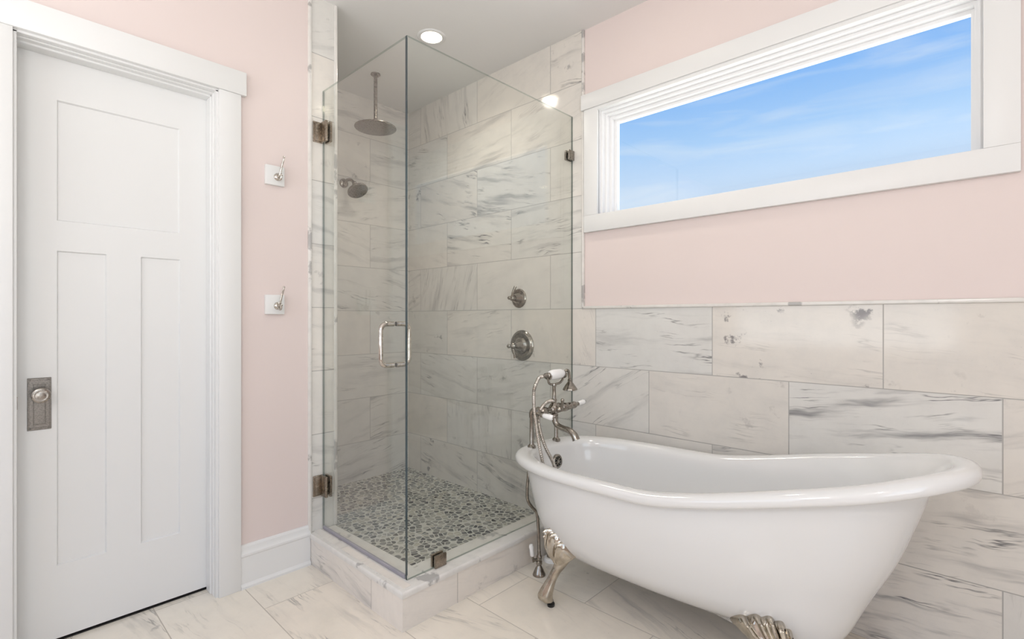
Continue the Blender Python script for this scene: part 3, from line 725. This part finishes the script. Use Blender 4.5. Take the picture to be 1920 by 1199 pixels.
# stem and cradle
bm=bmesh.new(); lathe(bm,[(.0125,FZ+.035),(.010,FZ+.042),(.0085,.845),(.0085,.865),(.012,.872),(.010,.880)],(FX,FY,0),(0,0,1),20)
lathe(bm,[(.012,0),(.012,.012),(.008,.016)],(FX,FY,.800),(-1,0,0),16)
part('stem',bm,'dknickel',fc,smooth=40)
bm=bmesh.new()
tube(bm,[(FX-.042,FY,.915),(FX-.043,FY,.900),(FX-.036,FY,.884),(FX-.015,FY,.877),(FX+.020,FY,.877),(FX+.045,FY,.880),(FX+.062,FY,.892),(FX+.070,FY,.908)],.0052,10)
for s in (-.043,.071):
    tube(bm,[(FX+s,FY-.018,.922),(FX+s,FY-.014,.909),(FX+s,FY,.903),(FX+s,FY+.014,.909),(FX+s,FY+.018,.922)],.0045,10)
part('cradle',bm,'dknickel',fc,smooth=50)
# diverter lever
bm=bmesh.new(); lathe(bm,[(.013,0),(.014,.006),(.012,.014),(.008,.018),(.007,.026)],(FX+.004,FY-.018,FZ),(0,-1,0),18)
tube(bm,[(FX+.004,FY-.040,FZ-.004),(FX+.002,FY-.046,FZ+.022),(FX-.002,FY-.050,FZ+.045)],lambda q:.005+.0028*q,12); ball(bm,(FX-.002,FY-.050,FZ+.047),.0085,seg=14)
part('diverter_lever',bm,'dknickel',fc,smooth=50)
# left porcelain lever (points into the room) and right one
xl=FX-.134
bm=bmesh.new(); tube(bm,[(xl,FY-.010,FZ),(xl,FY-.045,FZ-.004)],lambda q:.0065-.001*q,12,smooth=4); lathe(bm,[(.010,0),(.011,.004),(.009,.010)],(xl,FY-.036,FZ-.003),(0,-1,0),16)
lf=part('handle',bm,'dknickel',fc,smooth=40)
bm=bmesh.new(); lathe(bm,[(.007,0),(.0105,.006),(.0115,.022),(.0125,.040),(.011,.050),(.006,.055),(0,.056)],(xl,FY-.046,FZ-.004),(0,-1,-.06),20); part('porcelain_grip',bm,'porcelain',lf,smooth=60,label='white porcelain')
bm=bmesh.new(); lathe(bm,[(.006,0),(.005,.004),(0,.006)],(xl,FY-.101,FZ-.007),(0,-1,-.06),12); part('end_cap',bm,'dknickel',lf,smooth=40)
xr=FX+.130
bm=bmesh.new(); lathe(bm,[(.010,-.004),(.011,.008),(.016,.014),(.017,.026),(.013,.036),(.008,.044),(.009,.050),(.009,.058)],(xr,FY,FZ),(1,0,.02),20)
rt=part('handle',bm,'dknickel',fc,smooth=40)
bm=bmesh.new(); lathe(bm,[(.007,0),(.0105,.005),(.0115,.018),(.013,.034),(.011,.046),(.006,.052),(0,.053)],(xr+.058,FY,FZ+.002),(1,-.05,.10),20); part('porcelain_grip',bm,'porcelain',rt,smooth=60,label='white porcelain')
bm=bmesh.new(); lathe(bm,[(.006,0),(.005,.004),(0,.006)],(xr+.110,FY-.003,FZ+.007),(1,-.05,.10),12); part('end_cap',bm,'dknickel',rt,smooth=40)

# hand shower with its hose
hs=thing('hand_shower',(FX,FY,.915),'nickel hand shower with white porcelain grip lying in the faucet cradle','hand shower')
HZ=.922
bm=bmesh.new(); lathe(bm,[(.0125,0),(.0195,.008),(.0235,.025),(.0240,.050),(.0235,.075),(.0195,.096),(.0125,.104)],(FX-.036,FY,HZ-.002),(1,0,.02),28); part('grip',bm,'porcelain',hs,smooth=60,label='white porcelain grip')
bm=bmesh.new(); lathe(bm,[(.0135,0),(.0135,-.010),(.0095,-.014),(.0125,-.020),(.0125,-.026),(.008,-.032),(.008,-.048)],(FX-.036,FY,HZ-.002),(1,0,.02),20); part('hose_connector',bm,'dknickel',hs,smooth=40)
bm=bmesh.new(); lathe(bm,[(.0135,.102),(.0140,.108),(.010,.112)],(FX-.036,FY,HZ-.002),(1,0,.02),20)
tube(bm,[(FX+.070,FY,HZ),(FX+.084,FY,HZ+.006),(FX+.096,FY-.002,HZ+.012),(FX+.106,FY-.004,HZ+.004),(FX+.110,FY-.005,HZ-.018),(FX+.112,FY-.006,HZ-.036)],.0068,12)
part('neck',bm,'dknickel',hs,smooth=50)
bc=(FX+.112,FY-.006,HZ-.030)
bm=bmesh.new(); lathe(bm,[(.008,0),(.011,.006),(.0095,.011),(.014,.018),(.023,.030),(.031,.042),(.035,.048),(.035,.052),(.031,.054)],bc,(.02,-.02,-1),32,cap=False); sc_=part('shower_bell',bm,'dknickel',hs,smooth=40)
bm=bmesh.new(); lathe(bm,[(.032,.0525),(0,.0525)],bc,(.02,-.02,-1),32,cap=False); part('spray_face',bm,'nozzle',sc_)
hose=[(FX-.084,FY,HZ-.003),(FX-.108,FY,HZ-.008),(FX-.136,FY,HZ-.045),(FX-.146,FY-.003,.850),(FX-.148,FY-.006,.790),(FX-.143,FY-.012,.720),(FX-.136,FY-.022,.640),(FX-.130,FY-.040,.550),(FX-.120,FY-.055,.480),(FX-.095,FY-.075,.452),(FX-.075,FY-.080,.470),(FX-.080,FY-.060,.540),(FX-.105,FY-.030,.620),(FX-.120,FY-.012,.700),(FX-.117,FY-.006,.740),(FX-.100,FY-.004,.775),(FX-.065,FY-.002,.797),(FX-.030,FY,.803),(FX-.014,FY,.801)]
bm=bmesh.new(); cnt=[0]
L_=catmull(hose,26); 
tube(bm,L_,lambda q:.0076+.0008*math.sin(q*2*PI*170),12,smooth=0); part('hose',bm,'chrome',hs,smooth=60,label='flexible metal hose')

# ---------------------------------------------------------------- supplies
sp=thing('supply_pipe',(1.752,1.476,0),'bent nickel supply pipe with a white handled floor valve beside the curb','supply pipe')
bm=bmesh.new(); tube(bm,[(1.716,1.500,.562),(1.712,1.504,.470),(1.708,1.508,.400),(1.716,1.512,.345),(1.742,1.508,.305),(1.766,1.500,.275),(1.763,1.490,.230),(1.756,1.480,.160),(1.754,1.476,.105)],.0072,12); part('pipe',bm,'dknickel',sp,smooth=50)
bm=bmesh.new(); lathe(bm,[(.030,0),(.030,.003),(.026,.012),(.018,.030),(.012,.040),(.010,.046),(.014,.050),(.014,.062),(.010,.066),(.013,.072),(.013,.086),(.009,.092),(.008,.108)],(1.754,1.476,0),(0,0,1),24); part('floor_valve',bm,'dknickel',sp,smooth=40)
bm=bmesh.new(); dv=Vector((-.72,.35,.25)); lathe(bm,[(.007,.006),(.007,.022),(.010,.026),(.010,.032)],(1.754,1.476,.070),(-.8,.6,0),14)
tube(bm,[(1.731,1.493,.070),(1.729,1.495,.090)],.005,10,smooth=2); st=part('valve_stem',bm,'dknickel',sp,smooth=40)
bm=bmesh.new(); lathe(bm,[(.007,0),(.0105,.006),(.0095,.030),(.011,.044),(.008,.054),(0,.056)],(1.729,1.495,.088),(-.10,.07,1),16); part('porcelain_grip',bm,'porcelain',st,smooth=50,label='white porcelain lever')
sp2=thing('supply_pipe',(1.905,1.535,0),'straight nickel pipe in a white floor ring behind the left claw foot','supply pipe')
bm=bmesh.new(); lathe(bm,[(.0072,.05),(.0072,.56)],(1.898,1.515,0),(0,0,1),14); part('pipe',bm,'dknickel',sp2,smooth=40)
bm=bmesh.new(); lathe(bm,[(.022,.004),(.022,.060),(.016,.072),(.010,.085),(.012,.095),(.008,.110)],(1.898,1.520,0),(0,0,1),24); part('floor_valve',bm,'dknickel',sp2,smooth=40)
bm=bmesh.new(); lathe(bm,[(.036,0),(.036,.010),(.032,.018),(.022,.020)],(1.898,1.520,0),(0,0,1),28); part('floor_ring',bm,'porcelain',sp2,smooth=40,label='white ring')

# ---------------------------------------------------------------- light
def area(name,loc,rot,sx,sy,e,c):
    l=bpy.data.lights.new(name,'AREA'); l.shape='RECTANGLE'; l.size=sx; l.size_y=sy; l.energy=e; l.color=c
    o=bpy.data.objects.new(name,l); COL.objects.link(o); o.location=loc; o.rotation_euler=rot; return o
area('daylight_behind',((BWX0+BWX1)/2,YN-.02,(BWZ0+BWZ1)/2),(PI/2,0,0),BWX1-BWX0,BWZ1-BWZ0,18.5,(.90,.955,1))
area('daylight_side',(XL-.02,(LY0+LY1)/2,(LZ0+LZ1)/2),(PI/2,0,-PI/2),LY1-LY0,LZ1-LZ0,10.5,(.92,.965,1))
for n,x,y,e in (('lamp_shower',1.709,2.217,6),('lamp_a',.1,-.5,4),('lamp_tub_fill',1.75,1.12,3.6),('lamp_c',-.6,-.9,5)):  # the spot over the tub is an added fill for its interior
    l=bpy.data.lights.new(n,'SPOT'); l.energy=e*3; l.color=(1,.92,.82); l.spot_size=math.radians(105 if n=='lamp_tub_fill' else 150); l.spot_blend=.8; l.shadow_soft_size=.05
    o=bpy.data.objects.new(n,l); COL.objects.link(o); o.location=(x,y,CEIL-.02)

l=bpy.data.lights.new('fill_light','POINT'); l.energy=21; l.color=(1,.985,.97); l.shadow_soft_size=.22  # added bare point light out of view, fills the room and ceiling
o=bpy.data.objects.new('fill_light',l); COL.objects.link(o); o.location=(-.6,.15,1.95)
w=bpy.data.worlds.new('World'); scn.world=w; w.use_nodes=True; t=w.node_tree; t.nodes.clear()
def N(ty): return t.nodes.new(ty)
tc=N('ShaderNodeTexCoord'); sx=N('ShaderNodeSeparateXYZ'); t.links.new(tc.outputs['Generated'],sx.inputs[0])
mr=N('ShaderNodeMapRange'); t.links.new(sx.outputs[2],mr.inputs[0]); mr.inputs[1].default_value=.15; mr.inputs[2].default_value=.44
cr=N('ShaderNodeValToRGB'); t.links.new(mr.outputs[0],cr.inputs[0]); e=cr.color_ramp
e.elements[0].position=0; e.elements[0].color=rgb(226,239,253); e.elements[1].position=1; e.elements[1].color=rgb(108,176,252)
x=e.elements.new(.22); x.color=rgb(208,229,253)
x=e.elements.new(.55); x.color=rgb(168,210,254)
mp=N('ShaderNodeMapping'); mp.inputs['Scale'].default_value=(2.5,2.5,20); mp.inputs['Rotation'].default_value=(0.05,0.04,0); t.links.new(tc.outputs['Generated'],mp.inputs[0])
ns=N('ShaderNodeTexNoise'); ns.inputs['Scale'].default_value=1.6; ns.inputs['Detail'].default_value=4; ns.inputs['Distortion'].default_value=.6; t.links.new(mp.outputs[0],ns.inputs['Vector'])
m2=N('ShaderNodeMapRange'); t.links.new(ns.outputs[0],m2.inputs[0]); m2.inputs[1].default_value=.5; m2.inputs[2].default_value=.8; m2.inputs[4].default_value=.5
mx=N('ShaderNodeMix'); mx.data_type='RGBA'; t.links.new(m2.outputs[0],mx.inputs[0]); t.links.new(cr.outputs[0],mx.inputs[6]); mx.inputs[7].default_value=rgb(232,242,254)
gr=N('ShaderNodeMapRange'); t.links.new(sx.outputs[2],gr.inputs[0]); gr.inputs[1].default_value=-.04; gr.inputs[2].default_value=.0; gr.inputs[3].default_value=1; gr.inputs[4].default_value=0
m3=N('ShaderNodeMix'); m3.data_type='RGBA'; t.links.new(gr.outputs[0],m3.inputs[0]); t.links.new(mx.outputs[2],m3.inputs[6]); m3.inputs[7].default_value=(3.0,3.0,2.95,1)  # below the horizon: unseen bright white, added to light the window frame
bg=N('ShaderNodeBackground'); t.links.new(m3.outputs[2],bg.inputs[0]); bg.inputs[1].default_value=1.0
wo=N('ShaderNodeOutputWorld'); t.links.new(bg.outputs[0],wo.inputs[0])

# ---------------------------------------------------------------- camera
cam=bpy.data.cameras.new('camera'); cam.sensor_width=36; cam.lens=934/1920*36; cam.shift_y=-2.5/1920; cam.clip_start=.02
co=bpy.data.objects.new('camera',cam); COL.objects.link(co); co.location=(0,0,1.18)
a=math.atan2(1837-960,934); co.rotation_euler=(PI/2,0,a-PI/2); scn.camera=co
vs=scn.view_settings; vs.view_transform='Standard'; vs.look='None'; vs.gamma=1; vs.use_curve_mapping=False; vs.exposure=0.0
